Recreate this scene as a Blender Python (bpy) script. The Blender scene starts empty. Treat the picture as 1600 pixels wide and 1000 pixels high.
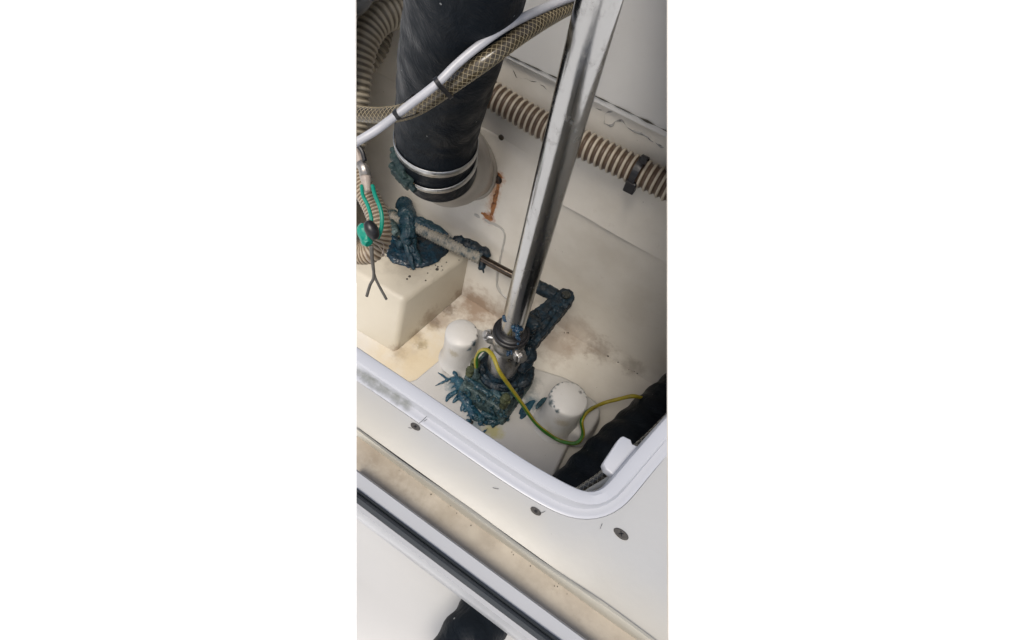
import bpy, bmesh, math, random
from mathutils import Vector, Matrix, noise as mnoise
random.seed(7)
R = math.radians
sc = bpy.context.scene
C = sc.collection

# ------------------------------------------------------------------ camera
F = 820.0                                   # focal length in pixels of the 1600 x 1000 picture
CAMH = 1.2                                  # camera height over the locker floor
nd = Vector((-141, 549, 820)).normalized()  # straight down, seen from the camera
Zc = -nd
a0 = Vector((-3400, -2100, 820)); a0 -= a0.dot(nd) * nd
Xc = (-a0).normalized()
Yc = Zc.cross(Xc)
def w(v):                                   # camera coordinates -> world
    return Vector((Xc.dot(v), Yc.dot(v), Zc.dot(v) + CAMH))
def wd(v): return Vector((Xc.dot(v), Yc.dot(v), Zc.dot(v)))
CAM = Vector((0, 0, CAMH))
def ray(px, py): return wd(Vector(((px - 800) / F, (py - 500) / F, 1)))
def at(px, py, d): return CAM + ray(px, py) * d
def onz(px, py, z): r = ray(px, py); return CAM + r * ((z - CAMH) / r.z)
def ony(px, py, y): r = ray(px, py); return CAM + r * (y / r.y)
def pix(p):
    q = p - CAM; c = Xc * q.x + Yc * q.y + Zc * q.z
    return (800 + F * c.x / c.z, 500 + F * c.y / c.z)
def up_to(base, py):                        # height above base that appears at picture row py
    lo, hi = base.z, CAMH - .2
    for _ in range(40):
        m = (lo + hi) / 2
        if pix(Vector((base.x, base.y, m)))[1] > py: lo = m
        else: hi = m
    return lo
cam = bpy.data.objects.new('camera', bpy.data.cameras.new('camera')); C.objects.link(cam)
cam.data.sensor_width = 36; cam.data.lens = F / 1600 * 36
cam.data.clip_start = .01; cam.data.clip_end = 2000
rx, ry, rz = wd(Vector((1, 0, 0))), wd(Vector((0, -1, 0))), wd(Vector((0, 0, -1)))
M = Matrix((rx, ry, rz)).transposed().to_4x4(); M.translation = CAM
cam.matrix_world = M
sc.camera = cam

# ------------------------------------------------------------------ light
SUN_EL, SUN_AZ = 62, 172                    # degrees; azimuth clockwise from +Y
wr = bpy.data.worlds.new('World'); sc.world = wr; wr.use_nodes = True
nt = wr.node_tree
sky = nt.nodes.new('ShaderNodeTexSky'); sky.sky_type = 'NISHITA'; sky.sun_disc = False
sky.sun_elevation = R(SUN_EL); sky.sun_rotation = R(SUN_AZ); sky.air_density = 1.0; sky.dust_density = 4.0; sky.ozone_density = .6
nt.links.new(sky.outputs[0], nt.nodes['Background'].inputs[0]); nt.nodes['Background'].inputs[1].default_value = .10
sun = bpy.data.objects.new('sun', bpy.data.lights.new('sun', 'SUN')); C.objects.link(sun)
sun.data.energy = 2.0; sun.data.angle = R(26); sun.data.color = (1, .95, .87)
sd = Vector((math.sin(R(SUN_AZ)) * math.cos(R(SUN_EL)), math.cos(R(SUN_AZ)) * math.cos(R(SUN_EL)), math.sin(R(SUN_EL))))
sun.rotation_euler = sd.to_track_quat('Z', 'Y').to_euler(); sun.location = sd * 6
sc.view_settings.view_transform = 'Standard'; sc.view_settings.look = 'None'
sc.view_settings.exposure = 0.28; sc.view_settings.gamma = 1

# ------------------------------------------------------------------ materials
def newmat(name):
    m = bpy.data.materials.new(name); m.use_nodes = True
    t = m.node_tree; return m, t, t.nodes['Principled BSDF']
def nd_(t, kind, **kw):
    n = t.nodes.new(kind)
    for k, v in kw.items(): setattr(n, k, v)
    return n
def lk(t, a, b): t.links.new(a, b)
def mix(t, fac, a, b):
    n = nd_(t, 'ShaderNodeMix', data_type='RGBA')
    for s, v in ((0, fac), (6, a), (7, b)):
        if hasattr(v, 'is_output'): lk(t, v, n.inputs[s])
        else: n.inputs[s].default_value = v if s == 0 else (*v, 1)
    return n.outputs[2]
def mth(t, op, a, b=0.0, clamp=False):
    n = nd_(t, 'ShaderNodeMath', operation=op); n.use_clamp = clamp
    for s, v in ((0, a), (1, b)):
        if hasattr(v, 'is_output'): lk(t, v, n.inputs[s])
        else: n.inputs[s].default_value = v
    return n.outputs[0]
def ramp(t, x, lo, hi, a=0.0, b=1.0):
    n = nd_(t, 'ShaderNodeMapRange', interpolation_type='SMOOTHSTEP')
    lk(t, x, n.inputs[0])
    for i, v in enumerate((lo, hi, a, b)): n.inputs[i + 1].default_value = v
    return n.outputs[0]
def pos(t): return nd_(t, 'ShaderNodeNewGeometry').outputs['Position']
def noi(t, scale, detail=3.0, rough=.55, vec=None, dist=0.0):
    n = nd_(t, 'ShaderNodeTexNoise'); n.inputs['Scale'].default_value = scale
    n.inputs['Detail'].default_value = detail; n.inputs['Roughness'].default_value = rough; n.inputs['Distortion'].default_value = dist
    lk(t, vec if vec else pos(t), n.inputs['Vector']); return n.outputs[0]
def bump(t, p, h, strength, dist):
    b = nd_(t, 'ShaderNodeBump'); b.inputs['Strength'].default_value = strength; b.inputs['Distance'].default_value = dist
    lk(t, h, b.inputs['Height']); lk(t, b.outputs[0], p.inputs['Normal'])
def stain(t, col, p, r, color, k, ns=40.0, stretch=(1, 1, 1)):
    s = nd_(t, 'ShaderNodeVectorMath', operation='SUBTRACT'); lk(t, pos(t), s.inputs[0]); s.inputs[1].default_value = p
    s2 = nd_(t, 'ShaderNodeVectorMath', operation='MULTIPLY'); lk(t, s.outputs[0], s2.inputs[0]); s2.inputs[1].default_value = stretch
    l = nd_(t, 'ShaderNodeVectorMath', operation='LENGTH'); lk(t, s2.outputs[0], l.inputs[0])
    d = mth(t, 'ADD', l.outputs['Value'], mth(t, 'MULTIPLY', mth(t, 'SUBTRACT', noi(t, ns, 5, .65), .5), r * 1.6))
    return mix(t, ramp(t, d, r * .15, r, k, 0), col, color)
def gelcoat(name, base, dirt=(.30, .24, .16), dk=.35, rough=.38, specks=.5, stains=(), bumpk=.25, scratch=True):
    m, t, p = newmat(name)
    col = mix(t, ramp(t, noi(t, 9, 5, .6), .35, .75, 0, dk), base, tuple(b * .55 + d * .45 for b, d in zip(base, dirt)))
    col = mix(t, ramp(t, noi(t, 60, 4, .7), .58, .8, 0, dk * .8), col, tuple(b * .5 + d * .5 for b, d in zip(base, dirt)))
    for s in stains: col = stain(t, col, *s)
    if specks:
        v = nd_(t, 'ShaderNodeTexVoronoi'); v.inputs['Scale'].default_value = 55; lk(t, pos(t), v.inputs['Vector'])
        r = mth(t, 'SUBTRACT', nd_sep(t, v.outputs['Color']), .72)
        r = mth(t, 'MULTIPLY', r, .22)
        col = mix(t, mth(t, 'MULTIPLY', mth(t, 'LESS_THAN', v.outputs['Distance'], r), specks), col, (.09, .075, .055))
    lk(t, col, p.inputs['Base Color'])
    rr = ramp(t, noi(t, 14, 4), .3, .7, rough - .02, rough + .08); lk(t, rr, p.inputs['Roughness'])
    h = mth(t, 'ADD', mth(t, 'MULTIPLY', noi(t, 26, 3), 1.0), mth(t, 'MULTIPLY', noi(t, 220, 2), .12))
    bump(t, p, h, bumpk, .004)
    return m
def nd_sep(t, c):
    s = nd_(t, 'ShaderNodeSeparateColor'); lk(t, c, s.inputs[0]); return s.outputs[0]
def uvxy(t):
    u = nd_(t, 'ShaderNodeUVMap'); s = nd_(t, 'ShaderNodeSeparateXYZ'); lk(t, u.outputs[0], s.inputs[0]); return s.outputs[0], s.outputs[1]
def plain(name, base, rough=.5, metal=0.0, var=.25, vs=30.0, bs=.2, bscale=120.0, second=None, spec=.5, coat=0.0):
    m, t, p = newmat(name)
    b2 = second if second else tuple(c * .5 for c in base)
    col = mix(t, ramp(t, noi(t, vs, 5, .65), .4, .7, 0, var), base, b2)
    lk(t, col, p.inputs['Base Color']); p.inputs['Metallic'].default_value = metal
    p.inputs['Specular IOR Level'].default_value = spec; p.inputs['Coat Weight'].default_value = coat
    lk(t, ramp(t, noi(t, vs * 1.7, 4), .3, .7, rough * .75, min(1, rough * 1.3)), p.inputs['Roughness'])
    if bs: bump(t, p, noi(t, bscale, 4), bs, .002)
    return m
def ribbed(name, light, dark, pitch, frac=.42, soft=.12, rough=.4):
    m, t, p = newmat(name)
    u, v = uvxy(t)
    ph = mth(t, 'FRACT', mth(t, 'DIVIDE', u, pitch))
    tri = mth(t, 'ABSOLUTE', mth(t, 'SUBTRACT', ph, .5))                  # .5 on the crest, 0 in the valley
    f = ramp(t, tri, .5 - frac / 2 - soft / 2, .5 - frac / 2 + soft / 2)
    d2 = mix(t, ramp(t, noi(t, 45, 4), .35, .7, 0, .6), dark, tuple(c * .55 for c in dark))
    l2 = mix(t, ramp(t, noi(t, 60, 4), .45, .75, 0, .5), light, tuple(c * .6 for c in light))
    lk(t, mix(t, f, d2, l2), p.inputs['Base Color']); p.inputs['Roughness'].default_value = rough
    return m

# ------------------------------------------------------------------ object helpers
def thing(name, label, cat, loc, group=None):
    o = bpy.data.objects.new(name, None); C.objects.link(o); o.location = loc; o.empty_display_size = .02
    o['label'] = label; o['category'] = cat
    if group: o['group'] = group
    return o
def wloc(o):
    v = Vector((0, 0, 0))
    while o is not None: v += o.location; o = o.parent
    return v
def mesh_obj(name, geo, mat, parent=None, smooth=True, label=None, cat=None, group=None, kind=None, solid=True):
    vs, fs, uvs = geo if len(geo) == 3 else (*geo, None)
    if parent is None:
        org = Vector((0, 0, 0))
        if kind != 'structure':
            n = len(vs); org = Vector((sum(v[0] for v in vs) / n, sum(v[1] for v in vs) / n, min(v[2] for v in vs)))
        pl = Vector((0, 0, 0))
    else:
        org = wloc(parent); pl = org
    me = bpy.data.meshes.new(name)
    me.from_pydata([tuple(Vector(v) - org) for v in vs], [], fs)
    if uvs:
        ul = me.uv_layers.new(name='UVMap')
        for poly in me.polygons:
            for li, vi in zip(poly.loop_indices, poly.vertices):
                ul.data[li].uv = uvs[vi]
    me.polygons.foreach_set('use_smooth', [smooth] * len(me.polygons))
    me.materials.append(mat); me.update()
    o = bpy.data.objects.new(name, me); C.objects.link(o)
    if parent is None: o.location = org
    else: o.parent = parent
    for k, v in (('label', label), ('category', cat), ('group', group), ('kind', kind)):
        if v: o[k] = v
    if solid: CLIP_SOLID.add(o.name)
    return o
CLIP_SOLID = set()
def sharp(o, ang=35):
    bm = bmesh.new(); bm.from_mesh(o.data)
    for e in bm.edges:
        if len(e.link_faces) == 2 and e.calc_face_angle(0) > R(ang): e.smooth = False
    bm.to_mesh(o.data); bm.free()
def join(*gs):
    V, Fc, U = [], [], []
    anyuv = all(len(g) == 3 and g[2] for g in gs)
    for g in gs:
        b = len(V); V += list(g[0]); Fc += [tuple(i + b for i in f) for f in g[1]]
        if anyuv: U += list(g[2])
    return (V, Fc, U) if anyuv else (V, Fc)
def spline(pts, ds=.004):
    P = [Vector(p) for p in pts]
    P = [P[0] * 2 - P[1]] + P + [P[-1] * 2 - P[-2]]
    fine = []
    for i in range(1, len(P) - 2):
        for k in range(24):
            u = k / 24; p0, p1, p2, p3 = P[i - 1:i + 3]
            fine.append(.5 * ((2 * p1) + (p2 - p0) * u + (2 * p0 - 5 * p1 + 4 * p2 - p3) * u * u + (3 * p1 - p0 - 3 * p2 + p3) * u ** 3))
    fine.append(P[-2])
    out, acc = [fine[0]], 0.0
    for a, b in zip(fine, fine[1:]):
        d = (b - a).length
        while d > 0 and acc + d >= ds:
            a = a + (b - a) * ((ds - acc) / d); out.append(a.copy()); d = (b - a).length; acc = 0.0
        acc += d
    if (out[-1] - fine[-1]).length > ds * .3: out.append(fine[-1])
    return out
def frames(path, ref=None):
    T = []
    for i in range(len(path)):
        T.append((path[min(i + 1, len(path) - 1)] - path[max(i - 1, 0)]).normalized())
    u = ref if ref else (Vector((0, 0, 1)) if abs(T[0].z) < .9 else Vector((1, 0, 0)))
    u = (u - u.dot(T[0]) * T[0]).normalized(); out = []
    for t in T:
        u = (u - u.dot(t) * t).normalized(); out.append((t, u, t.cross(u)))
    return out
def tube(path, rad, n=16, ref=None, caps=True, closed=False):
    """sweep; rad is a number or f(s, angle); u of the UV is metres along, v is the turn"""
    fr = frames(path, ref); V, Fc, U = [], [], []; s = 0.0
    for i, p in enumerate(path):
        if i: s += (p - path[i - 1]).length
        t, a, b = fr[i]
        for k in range(n + (0 if closed else 1)):
            th = 2 * math.pi * k / n
            r = rad(s, th) if callable(rad) else rad
            V.append(p + a * (r * math.cos(th)) + b * (r * math.sin(th))); U.append((s, k / n))
    m = n + (0 if closed else 1)
    for i in range(len(path) - 1):
        for k in range(n):
            Fc.append((i * m + k, i * m + (k + 1) % m, (i + 1) * m + (k + 1) % m, (i + 1) * m + k))
    if caps:
        for i, sgn in ((0, -1), (len(path) - 1, 1)):
            c = len(V); V.append(path[i]); U.append((U[i * m][0], .5))
            for k in range(n):
                q = (i * m + k, i * m + (k + 1) % m, c)
                Fc.append(q if sgn > 0 else q[::-1])
    return V, Fc, U
def band(path_closed, width_dir, wdt, thk):
    """closed flat band (cable tie, clamp): path of points on the inner line, swept with a small rectangle"""
    n = len(path_closed); cen = sum(path_closed, Vector()) / n; V, Fc = [], []
    for p in path_closed:
        o = (p - cen); o -= o.dot(width_dir) * width_dir; o.normalize()
        V += [p - width_dir * wdt / 2, p + width_dir * wdt / 2, p + width_dir * wdt / 2 + o * thk, p - width_dir * wdt / 2 + o * thk]
    for i in range(n):
        j = (i + 1) % n
        for k in range(4): Fc.append((i * 4 + k, i * 4 + (k + 1) % 4, j * 4 + (k + 1) % 4, j * 4 + k))
    return V, Fc
def lathe(axis0, axisdir, prof, n=32, ref=None):
    """prof: list of (radius, distance along the axis); closed at both ends"""
    t = axisdir.normalized(); u = ref if ref else (Vector((1, 0, 0)) if abs(t.x) < .8 else Vector((0, 1, 0)))
    u = (u - u.dot(t) * t).normalized(); v = t.cross(u); V, Fc = [], []
    for r, d in prof:
        for k in range(n):
            th = 2 * math.pi * k / n; V.append(axis0 + t * d + (u * math.cos(th) + v * math.sin(th)) * r)
    for i in range(len(prof) - 1):
        for k in range(n): Fc.append((i * n + k, i * n + (k + 1) % n, (i + 1) * n + (k + 1) % n, (i + 1) * n + k))
    Fc.append(tuple(range(n))[::-1]); b = (len(prof) - 1) * n; Fc.append(tuple(b + k for k in range(n)))
    return V, Fc
def box(c, ax, ay, az, hx, hy, hz):
    V = [c + ax * (sx * hx) + ay * (sy * hy) + az * (sz * hz) for sz in (-1, 1) for sy in (-1, 1) for sx in (-1, 1)]
    return V, [(0, 2, 3, 1), (4, 5, 7, 6), (0, 1, 5, 4), (2, 6, 7, 3), (0, 4, 6, 2), (1, 3, 7, 5)]
def bevelled(geo, off, seg=2, ang=25):
    bm = bmesh.new(); vs = [bm.verts.new(v) for v in geo[0]]
    for f in geo[1]: bm.faces.new([vs[i] for i in f])
    bmesh.ops.recalc_face_normals(bm, faces=bm.faces)
    es = [e for e in bm.edges if len(e.link_faces) == 2 and e.calc_face_angle(0) > R(ang)]
    bmesh.ops.bevel(bm, geom=es, offset=off, segments=seg, profile=.5, affect='EDGES', clamp_overlap=True)
    bm.verts.index_update(); out = [v.co.copy() for v in bm.verts], [tuple(v.index for v in f.verts) for f in bm.faces]
    bm.free(); return out
def prism_x(prof, x0, x1, nx=1, wob=0.0):
    """closed (y, z) outline extruded along X"""
    V, Fc = [], []; m = len(prof)
    for i in range(nx + 1):
        x = x0 + (x1 - x0) * i / nx
        for k, (y, z) in enumerate(prof):
            d = wob * mnoise.noise(Vector((x * 9, k * .37, 1.7))) if wob else 0
            V.append(Vector((x, y + d, z + d * .6)))
    for i in range(nx):
        for k in range(m): Fc.append((i * m + k, i * m + (k + 1) % m, (i + 1) * m + (k + 1) % m, (i + 1) * m + k))
    Fc.append(tuple(range(m))[::-1]); Fc.append(tuple(nx * m + k for k in range(m)))
    bm = bmesh.new(); vs = [bm.verts.new(v) for v in V]
    for f in Fc: bm.faces.new([vs[i] for i in f])
    bmesh.ops.recalc_face_normals(bm, faces=bm.faces); bm.verts.index_update()
    out = [v.co.copy() for v in bm.verts], [tuple(v.index for v in f.verts) for f in bm.faces]; bm.free(); return out
def loft(bottom, top):
    n = len(bottom); V = list(bottom) + list(top)
    return V, [(i, (i + 1) % n, n + (i + 1) % n, n + i) for i in range(n)] + [tuple(range(n))[::-1], tuple(range(n, 2 * n))]
def ico(c, r, sub=2, sq=None, k=1.0):
    bm = bmesh.new(); bmesh.ops.create_icosphere(bm, subdivisions=sub, radius=r)
    V = []
    for v in bm.verts:
        p = v.co.copy()
        if sq is not None: p -= sq * (p.dot(sq) * (1 - k))
        V.append(c + p)
    bm.verts.index_update(); Fc = [tuple(v.index for v in f.verts) for f in bm.faces]; bm.free(); return V, Fc
CL = bpy.data.textures.new('lumps', 'CLOUDS'); CL.noise_scale = .016; CL.noise_depth = 3
CF = bpy.data.textures.new('fine_lumps', 'CLOUDS'); CF.noise_scale = .005; CF.noise_depth = 2
def lumpy(o, voxel=.0018, s1=.006, s2=.0025):
    m = o.modifiers.new('remesh', 'REMESH'); m.mode = 'VOXEL'; m.voxel_size = voxel; m.use_smooth_shade = True
    for tx, s in ((CL, s1), (CF, s2)):
        if s:
            d = o.modifiers.new('lumps', 'DISPLACE'); d.texture = tx; d.strength = s; d.mid_level = .5; d.texture_coords = 'GLOBAL'
    return o
UP = Vector((0, 0, 1)); EX = Vector((1, 0, 0)); EY = Vector((0, 1, 0))

# ------------------------------------------------------------------ key levels
DECK = CAMH - .5
PT = .04           # top of the bearing plinth
Y_W = .82          # back wall
Y_L = .758         # boxed-out lower left part of the wall
SH = ony(728, 405, Y_L).z   # top of the shelf block
ax0 = at(812, 470, 1.0)                     # axis of the rudder stock
AX = Vector((ax0.x, ax0.y, 0))
def axis(py): return Vector((AX.x, AX.y, up_to(AX, py)))
XL, XR = -1.4, 1.4

white = gelcoat('deck_gelcoat', (.66, .665, .66), dk=.12, rough=.34, specks=.35, bumpk=.12)
rim_m = gelcoat('rim_gelcoat', (.47, .485, .52), dk=.06, rough=.3, specks=.1, bumpk=.04, stains=[(onz(x_, y_, DECK), .0095, (.18, .19, .17), .5, 150.0) for x_, y_ in [(555 + 8.2 * i_ + 2 * (i_ % 2), 578.5 + 5.5 * i_ + (i_ % 3)) for i_ in range(11)]])
BR = (.20, .115, .06)
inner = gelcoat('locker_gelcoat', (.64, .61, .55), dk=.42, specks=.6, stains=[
    (onz(745, 478, 0), .09, BR, .75, 30.0), (onz(800, 500, 0), .10, BR, .55, 40.0), (onz(690, 500, 0), .05, BR, .5, 50.0), (onz(905, 520, 0), .10, BR, .4, 25.0),
    (onz(660, 538, .0), .022, (.06, .05, .03), .9, 90.0, (1, 1, 1)), (onz(640, 555, .0), .05, BR, .45, 60.0), 
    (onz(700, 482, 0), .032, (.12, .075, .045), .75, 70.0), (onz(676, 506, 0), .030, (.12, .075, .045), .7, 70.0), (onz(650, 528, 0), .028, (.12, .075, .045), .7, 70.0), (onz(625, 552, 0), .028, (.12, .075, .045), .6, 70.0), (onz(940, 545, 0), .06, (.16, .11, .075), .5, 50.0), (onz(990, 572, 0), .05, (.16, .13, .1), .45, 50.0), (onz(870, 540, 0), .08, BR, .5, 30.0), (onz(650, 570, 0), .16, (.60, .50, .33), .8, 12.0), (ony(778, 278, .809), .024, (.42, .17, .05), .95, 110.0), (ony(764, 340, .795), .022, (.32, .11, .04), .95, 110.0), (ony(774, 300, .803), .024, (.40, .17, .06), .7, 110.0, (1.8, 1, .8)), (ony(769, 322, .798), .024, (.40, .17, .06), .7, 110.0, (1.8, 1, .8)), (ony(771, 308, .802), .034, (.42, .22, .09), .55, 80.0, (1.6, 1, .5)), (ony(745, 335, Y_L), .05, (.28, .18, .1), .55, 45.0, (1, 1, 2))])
warm = gelcoat('yellowed_gelcoat', (.56, .515, .42), dk=.2, specks=.4, stains=[
    (onz(720, 465, 0), .05, BR, .7, 60.0), (onz(675, 500, .02), .05, BR, .5, 60.0), (onz(622, 548, .0), .03, BR, .5, 60.0), (onz(650, 524, .0), .03, BR, .5, 60.0), (onz(640, 400, SH), .10, (.3, .26, .2), .5, 30.0)])
plinth_m = gelcoat('plinth_gelcoat', (.52, .51, .49), dk=.22, specks=.45, stains=[(onz(772, 672, PT), .035, (.42, .38, .1), .7, 60.0), (onz(716, 606, PT), .045, (.05, .12, .16), .7, 90.0), (onz(742, 662, PT), .03, (.05, .12, .15), .6, 90.0), (onz(832, 628, PT), .03, (.06, .13, .17), .7, 90.0), (onz(700, 580, PT), .02, (.1, .09, .07), .6, 90.0), (onz(820, 600, PT), .05, (.10, .12, .12), .6, 60.0)])
gutter_m = gelcoat('gutter_grime', (.43, .385, .315), dirt=(.12, .085, .05), dk=.85, rough=.6, specks=.7, bumpk=.5, stains=[(onz(x_, y_, DECK - .02), r_, c_, k_ * .6, 70.0) for x_, y_, r_, c_, k_ in ((575, 690, .03, (.2, .15, .1), .6), (615, 715, .035, (.17, .135, .09), .65), (650, 738, .03, (.17, .14, .1), .55), (700, 775, .03, (.18, .15, .1), .5), (760, 820, .03, (.18, .15, .11), .5), (740, 830, .012, (.5, .46, .38), .6), (795, 858, .010, (.5, .46, .38), .6), (850, 880, .04, (.19, .155, .11), .55), (900, 925, .03, (.2, .16, .12), .5), (690, 810, .03, (.25, .2, .14), .4), (600, 745, .03, (.25, .2, .14), .4))])

# ------------------------------------------------------------------ the setting
g = plain('pale_ground', (.95, .95, .93), .9, var=.05, bs=0)
mesh_obj('ground', prism_x([(-400, -6.3), (400, -6.3), (400, -6), (-400, -6)], -400, 400), g, kind='structure', smooth=False)

# the lower left part of the wall leans in from the upper wall, so its right edge grows into a step
ZLT = ony(822, 235, Y_W).z; KL = (Y_W - Y_L) / ZLT
def wallpt(px, py):
    r = ray(px, py); t = (Y_L + KL * CAMH) / (r.y - KL * r.z); return CAM + r * t
# back wall: upper band, undercut lower right part, boxed-out lower left part
zt = ony(930, 152, Y_W).z; zs = ony(960, 367, Y_W).z
xs = wallpt(824, 380).x
zl = wallpt(765, 345).z
bk = Y_W + .06
right_prof = [(Y_W - .004, zt + .02), (Y_W, zt - .03), (Y_W, zs + .003), (Y_W + .008, zs - .001), (Y_W + .010, zs - .012), (.855, .03), (.848, .012), (.835, -.004), (.835, -.02), (bk + .03, -.02), (bk + .03, zt + .02)]
o = mesh_obj('locker_wall', prism_x(right_prof, XL, XR, 110, .002), inner, kind='structure'); sharp(o, 50)
left_prof = [(Y_W + .02, ZLT + .01), (Y_W - .0005, ZLT), (Y_L + KL * (zl + .004), zl + .004), (Y_L + KL * zl - .004, zl - .002), (Y_L + .001, .0), (Y_L, -.02), (Y_W + .02, -.02)]
o = mesh_obj('wall_step', bevelled(prism_x(left_prof, XL, xs - .001, 1), .007, 3, 35), inner, kind='structure'); sharp(o, 50)
panel_m = gelcoat('panel_gelcoat', (.54, .535, .52), dk=.12, specks=.2)
o = mesh_obj('upper_panel', prism_x([(Y_W - .012, zt), (Y_W - .012, 1.1), (Y_W + .02, 1.1), (Y_W + .02, zt)], XL, XR, 30, .001), panel_m, kind='structure'); sharp(o, 40)
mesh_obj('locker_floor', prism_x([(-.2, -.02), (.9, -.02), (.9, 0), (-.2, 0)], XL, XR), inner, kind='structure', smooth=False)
# moulded shelf block at the left
tp = [onz(728, 405, SH), onz(630, 470, SH), onz(380, 322, SH), Vector((0, Y_L + .01, SH))]
tp[3].x = tp[2].x; tp[0].y = Y_L + .03; tp[3].y = Y_L + .03
bt = [onz(722, 462, 0), onz(616, 553, 0), onz(350, 393, 0), None]
bt[0].y = Y_L + .03; bt[3] = Vector((bt[2].x, Y_L + .03, 0))
for q in bt: q.z = -.01
geo = bevelled(loft(bt, tp), .014, 4)
o = mesh_obj('locker_shelf', geo, warm, kind='structure')
# locker front and deck
inpix = [(380, 419), (557, 540), (644, 598), (790, 697), (838, 728), (868, 745), (898, 761), (922, 772), (933, 772), (944, 763), (985, 714), (1042, 650), (1160, 520)]
path = [onz(x, y, DECK + .014) for x, y in inpix]
fine = []
for i, p in enumerate(spline(path, .006)): fine.append(Vector((p.x, p.y, DECK)))
def offset(poly, d):
    out = []
    for i, p in enumerate(poly):
        t = (poly[min(i + 1, len(poly) - 1)] - poly[max(i - 1, 0)]).normalized()
        out.append(p + Vector((t.y, -t.x, 0)) * d)
    return out
def relax(poly, it):
    for _ in range(it):
        poly = [poly[0]] + [(poly[i - 1] + poly[i] * 2 + poly[i + 1]) / 4 for i in range(1, len(poly) - 1)] + [poly[-1]]
    return poly
fine = relax(fine, 6)
prof = [(-.001, -.035), (-.001, .009), (.0010, .0130), (.0048, .0142), (.0128, .0128), (.0145, .0108), (.0152, .004), (.0162, .0006), (.0205, .0004), (.0222, .0009), (.0243, .0008), (.0256, .0002), (.0262, -.002), (.027, -.004), (.027, -.012), (.004, -.012), (.004, -.035)]
V, Fc = [], []
rows = [relax(offset(fine, d), 8 if d > .014 else 2) for d, _ in prof]
mp = len(prof)
for i in range(len(fine)):
    for k, (d, z) in enumerate(prof): V.append(rows[k][i] + Vector((0, 0, z)))
for i in range(len(fine) - 1):
    for k in range(mp): Fc.append((i * mp + k, (i + 1) * mp + k, (i + 1) * mp + (k + 1) % mp, i * mp + (k + 1) % mp))
Fc.append(tuple(range(mp))); Fc.append(tuple((len(fine) - 1) * mp + k for k in range(mp))[::-1])
coam = mesh_obj('hatch_coaming', (V, Fc), rim_m, kind='structure'); sharp(coam, 28)
# deck between the coaming and the gutter, gently dished
edge = rows[12]; edge = edge + [edge[-1] + Vector((.1 * k, 0, 0)) for k in range(1, 8)]
lipy = onz(557, 664, DECK).y
V, Fc, nr = [], [], 14
for i in range(len(edge)):
    e = edge[i]
    for k in range(nr + 1):
        f = k / nr; y = e.y + (lipy - e.y) * f
        z = DECK + .0004 + .0012 * math.sin(math.pi * min(1, f * 1.0)) * min(1, (e.y - lipy) / .1) - .005 * f * f
        V.append(Vector((e.x + .0 * f, y, z)))
m = nr + 1
for i in range(len(edge) - 1):
    if edge[i + 1].x <= edge[i].x + 1e-5: pass
    for k in range(nr): Fc.append((i * m + k, i * m + k + 1, (i + 1) * m + k + 1, (i + 1) * m + k))
n0 = len(V); V += [v - Vector((0, 0, .011)) for v in V]
Fc += [tuple(q + n0 for q in f[::-1]) for f in Fc]
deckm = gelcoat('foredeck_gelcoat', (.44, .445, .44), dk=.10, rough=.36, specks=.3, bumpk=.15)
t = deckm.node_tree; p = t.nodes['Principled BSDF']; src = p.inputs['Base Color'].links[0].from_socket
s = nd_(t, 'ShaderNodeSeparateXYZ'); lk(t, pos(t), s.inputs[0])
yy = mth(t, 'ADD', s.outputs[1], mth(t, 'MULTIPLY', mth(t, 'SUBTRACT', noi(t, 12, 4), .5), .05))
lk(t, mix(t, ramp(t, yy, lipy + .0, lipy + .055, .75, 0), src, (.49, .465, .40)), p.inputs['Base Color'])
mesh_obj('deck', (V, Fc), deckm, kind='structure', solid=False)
DY = lambda py, dz: (onz(557, py, DECK + dz).y, DECK + dz)
lip = [(lipy, DECK - .005)] + [DY(667, -.002), DY(671, -.001), DY(675, -.003), DY(679, -.010), DY(683, -.019), (DY(683, -.019)[0], DECK - .04), (lipy, DECK - .04)]
o = mesh_obj('gutter_lip', prism_x(lip, XL, XR, 140, .0022), gelcoat('lip_gelcoat', (.46, .44, .375), dk=.3, specks=.3, bumpk=.4), kind='structure'); sharp(o, 60)
gut = [(DY(681, -.019)[0] + .006, DECK - .0192), (DY(700, -.021)[0], DECK - .022), (DY(729, -.02)[0] - .004, DECK - .0205), (DY(729, -.02)[0] - .004, DECK - .04), (DY(681, -.019)[0] + .006, DECK - .04)]
o = mesh_obj('gutter', prism_x(gut, XL, XR, 140, .0018), gutter_m, kind='structure'); sharp(o, 60)
y1, y2 = DY(732, 0)[0], DY(764, .0)[0]; y3 = DY(785, 0)[0]; y4 = DY(803, -.01)[0]
fl = [(y1, DECK - .045), (y1, DECK - .003), (y1 - .002, DECK), (y3, DECK), (y3 - .004, DECK), (y4 + .004, DECK - .004), (y4, DECK - .012), (y4 - .001, DECK - .028), (y4 + .004, DECK - .036), (y4 + .02, DECK - .045)]
flm = gelcoat('flange_gelcoat', (.43, .44, .455), dk=.04, rough=.3, specks=.12, bumpk=.012)
o = mesh_obj('hatch_flange', prism_x(fl, XL, XR, 1), flm, kind='structure'); sharp(o, 50)
# inside of the second locker, below the flange
lo = DECK - .20
low = gelcoat('lower_gelcoat', (.46, .46, .455), dk=.06, rough=.4, specks=.12, bumpk=.1)
pr = [(y4 + .03, DECK - .046), (y4 + .012, lo + .06), (y4 - .03, lo + .015), (y4 - .09, lo), (y4 - .6, lo - .01), (y4 - .6, lo - .03), (y4 + .04, lo - .03), (y4 + .05, DECK - .046)]
o = mesh_obj('lower_locker', prism_x(pr, XL, XR, 20, .001), low, kind='structure')
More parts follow.
